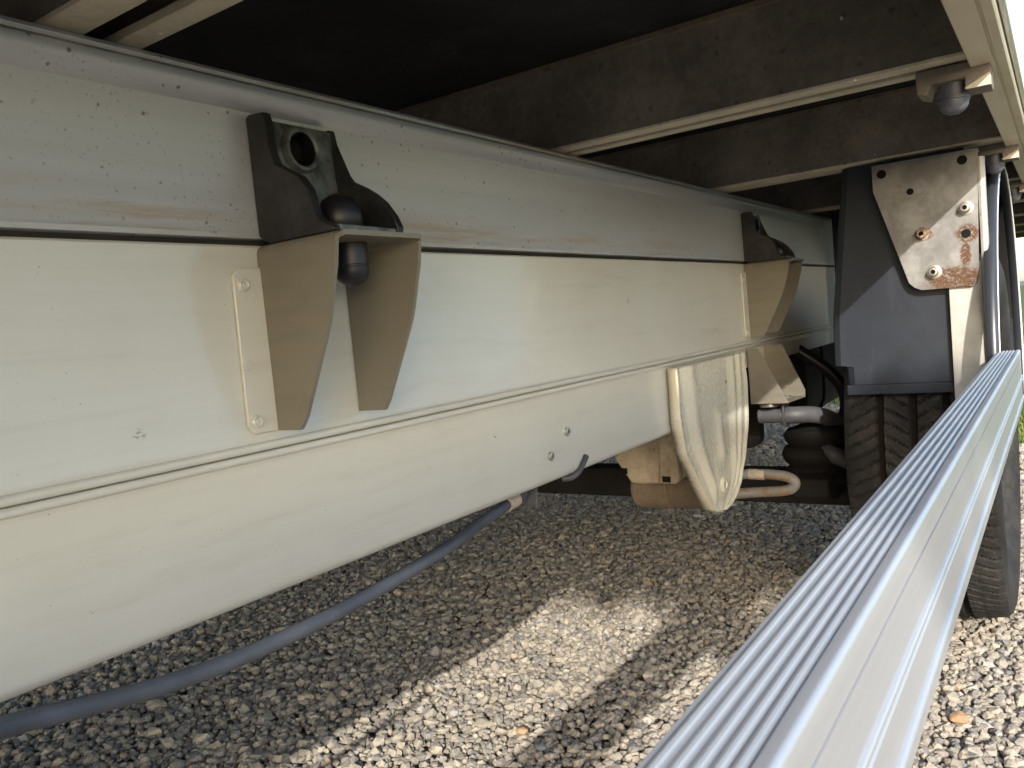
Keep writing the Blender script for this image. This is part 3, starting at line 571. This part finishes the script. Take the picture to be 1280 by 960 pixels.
# ---- wheel
def wheel(xc, yc, zc, R0, wid, side):
    """xc is the middle of the tyre; side = +1 when the outer face looks towards +x"""
    hub = bpy.data.objects.new('wheel', None); S.collection.objects.link(hub); hub.parent = T
    hub.location = Vector((xc, yc, zc)) + OFF
    hw = wid / 2; N = 720; tw = hw * .88
    us = list(np.linspace(-tw, tw, 73)); gs = [-.046, -.002, .042]
    prof = []   # sidewall inner -> tread -> sidewall outer
    sw = [(.205, hw * .70), (.212, hw * .80), (.222, hw * .88), (.240, hw * .97), (.262, hw * 1.0), (R0 - .024, hw * .985), (R0 - .012, hw * .95)]
    rows = []
    for k in range(N):
        a = 2 * math.pi * k / N; row = []
        def P(r, x): return (x, r * math.cos(a), r * math.sin(a))
        for r, x in sw:
            rr = r
            row.append(P(rr, -x))
        for u in us:
            r = R0 - .0065 * abs(u / tw) ** 3
            d = min(abs(u - g) for g in gs)
            if d < .0050: r -= .0090
            else:
                rib = sum(u > g for g in gs); arc = a * R0; sl_ = (1, -1, 1, -1)[rib]
                q = ((arc + sl_ * .55 * u + .007 * rib) / .0202) % 1
                if q < .15: r -= .0034
                q2 = ((arc + sl_ * .9 * u) / .0101) % 1
                if q2 < .27 and abs(u) < tw * .75: r -= .0014
            row.append(P(r, u))
        for r, x in sw[::-1]: row.append(P(r, x))
        rows.append(row)
    rows.append(rows[0])
    mb = MB().sheet(rows); t = mb.build('tyre', 'tyre', hub, offset=(0, 0, 0)); t.data.materials.append(MAT['groove'])
    # groove floors get the darker material
    nrow = len(rows[0]); 
    for p in t.data.polygons:
        c = p.center; rad = math.hypot(c.y, c.z)
        if abs(c.x) < tw * .8 and rad < R0 - .0062: p.material_index = 1
    s = side
    rim = MB().lathe([(.20, s * -.07), (.206, s * -.072), (.206, s * -.066), (.19, s * -.05), (.18, s * .0), (.19, s * .045), (.206, s * .066), (.207, s * .072), (.201, s * .073), (.186, s * .052), (.172, s * .040), (.150, s * .046), (.105, s * .052), (.095, s * .036), (.062, s * .034), (.055, s * .05), (.04, s * .056), (.0, s * .057)], (0, 0, 0), 'x', 48, False).build('rim', 'rim', hub, offset=(0, 0, 0))
    for k in range(5):
        a = 2 * math.pi * k / 5
        MB().lathe([(.0095, s * .034), (.0095, s * .048), (.006, s * .052), (.0, s * .052)], (0, .078 * math.cos(a), .078 * math.sin(a)), 'x', 6, False).build('wheel_nut', 'zinc', hub, offset=(0, 0, 0))
    return hub
w1 = wheel(-.1865, 1.588, -.255, .308, .205, 1); w1['label'] = 'dusty black tyre and steel wheel behind the mudguard'
w2 = copy_tree(w1, T, 0); w2.location.x = (2 * XM + .1865) + PX0; w2.rotation_euler.z = math.pi; w2['label'] = 'far side wheel under the truck'

# ---- black tank further along and added boxes that cut backlight and darken a reflection
def rbox(x0, x1, z0, z1, r, n=5):
    p = []
    for cx, cz, a0 in ((x1 - r, z1 - r, 0), (x0 + r, z1 - r, 90), (x0 + r, z0 + r, 180), (x1 - r, z0 + r, 270)):
        p += [(cx + r * math.cos(R(a0 + 90 * k / n)), cz + r * math.sin(R(a0 + 90 * k / n))) for k in range(n + 1)]
    return p
tank = MB().prism(rbox(-1.62, -.462, -.262, -.064, .05), 'y', 1.78, 2.55).build('tank', 'black', T, bevel=.012, label='black tank under the floor beyond the axle')
for yy in (1.92, 2.40):
    MB().prism(rbox(-1.626, -.456, -.268, -.058, .055) , 'y', yy, yy + .035).build('strap', 'black', tank, bevel=.002)
MB().tube([(-.50, 1.70, -.06), (-.46, 1.72, -.10), (-.40, 1.73, -.15), (-.375, 1.74, -.20), (-.39, 1.75, -.25), (-.47, 1.76, -.27)], .013, 14, 6).build('air_hose', 'rubber', T, label='black air hose looping behind the stabiliser bar')
MB().prism(rbox(-1.64, -.470, -.262, .06, .02), 'y', 1.47, 1.50).build('splash_shield', 'black', T, bevel=.002, label='black splash shield inside the chassis')
bb = MB().prism(rbox(-.44, -.165, -.24, .18, .02), 'y', 2.15, 3.05).build('reflection_darkener_box', 'black', T, bevel=.008, label='added black reflection darkener under the body beyond the wheel')  # added out of view to darken the reflection in the far beam end
box = MB().prism(rbox(-.44, -.095, -.33, .18, .03), 'y', -1.70, -.85).build('backlight_blocker_box', 'black', T, bevel=.01, label='added black backlight blocker under the body')  # unseen box put in to keep backlight off the brackets
MB().prism([(-1.65, -.28), (-.90, -.28), (-.90, .14), (-1.65, .14)], 'x', -.0945, -.085).build('door', 'mudguard', box, bevel=.004)
MB().box(-.0845, -.072, -1.33, -1.21, -.10, -.075).build('latch', 'zinc', box, bevel=.003)

# ---- ribbed aluminium side guard
def guard_profile():
    zt, xi, xo_ = -.0900, -.0768, -.0490
    p = [(xi, -.164), (xi, zt - .004), (xi + .0012, zt - .0012)]
    for c in (-.0722, -.0681, -.0642, -.0604, -.0569):
        for k in range(7):
            t = math.pi * k / 6; p.append((c - .0015 * math.cos(t), zt - .0016 + .0018 * math.sin(t)))
    p += [(-.0545, zt - .0016), (-.0541, zt + .0002)]
    for k in range(7):
        t = R(90 - 15 * k); p.append((-.0517 + .0023 * math.cos(t), zt - .0020 + .0023 * math.sin(t)))
    p += [(-.0494, -.1010), (-.0515, -.1010), (-.0515, -.1020), (-.0494, -.1023), (-.0494, -.1225)]
    for c in (-.1240, -.1280):
        for k in range(6):
            t = R(90 - 36 * k); p.append((-.0494 + .0015 * math.cos(t), c + .0015 * math.sin(t)))
    p += [(-.0494, -.1485)]
    for k in range(7):
        t = R(90 - 30 * k); p.append((-.0492 + .0018 * math.cos(t), -.1505 + .0020 * math.sin(t)))
    p += [(-.0496, -.1535), (-.0498, -.1635), (-.0505, -.164)]
    return p
gd = MB().prism(guard_profile(), 'y', -1.5, 1.238).build('side_guard', 'alu', T, label='ribbed bare aluminium side guard rail')
for yy in (-.9, .98):
    MB().box(-.40, -.0768, yy - .02, yy + .02, -.145, -.135).build('guard_bracket', 'black', gd, bevel=.002) if yy < 0 else None

# ---- unseen tree added to cast broken shade on the gravel before the axle
tr = bpy.data.objects.new('added_shade_tree', None); S.collection.objects.link(tr)
tc = Vector((-.75, 1.80, 0)) + Vector((1.0, -1.8, 0.86)) * 2.4
tr.location = (tc.x, tc.y, 0); tag(tr, 'unseen tree added to cast shade on the gravel beside the truck', 'shade caster')
zero = (0, 0, 0)
tk = MB().tube([(0, 0, -.02), (.01, .01, .5), (-.015, .01, 1.1), (.01, 0, 1.7), (0, 0, tc.z + .02)], lambda t: .028 - .016 * t, 12, 5)
trunk = tk.build('trunk', 'bark', tr, offset=zero)
pu = Vector((.874, .486, 0)); pv = Vector((-.486, .874, 0))
for k in range(9):
    a = -1 + 2 * k / 8; e = pu * (.36 * a) + pv * random.uniform(-.1, .1)
    MB().tube([(0, 0, tc.z - .32), tuple(e * .45 + Vector((0, 0, tc.z - .12))), tuple(e + Vector((0, 0, tc.z + random.uniform(-.06, .06))))], lambda t: .011 - .008 * t, 8, 4).build('limb', 'bark', trunk, offset=zero)
lv = MB()
for k in range(3600):
    a = random.uniform(-1, 1); rr = math.sqrt(max(0, 1 - a * a))
    c = pu * (.40 * a + .03 * math.sin(9 * a)) + pv * random.gauss(0, .07) + Vector((0, 0, tc.z + random.uniform(-1, 1) * (.085 * rr + .02) + .02 * math.sin(13 * a)))
    n = Vector((random.gauss(0, 1), random.gauss(0, 1), random.gauss(0, 1))).normalized(); u = n.orthogonal().normalized(); w = n.cross(u); L = random.uniform(.02, .036)
    lv.add([tuple(c - u * L), tuple(c + w * L * .45 + n * L * .1), tuple(c + u * L), tuple(c - w * L * .45 + n * L * .1)], [(0, 1, 2, 3)])
lv.build('crown', 'leaf', tr, offset=zero, smooth=False, recalc=False)
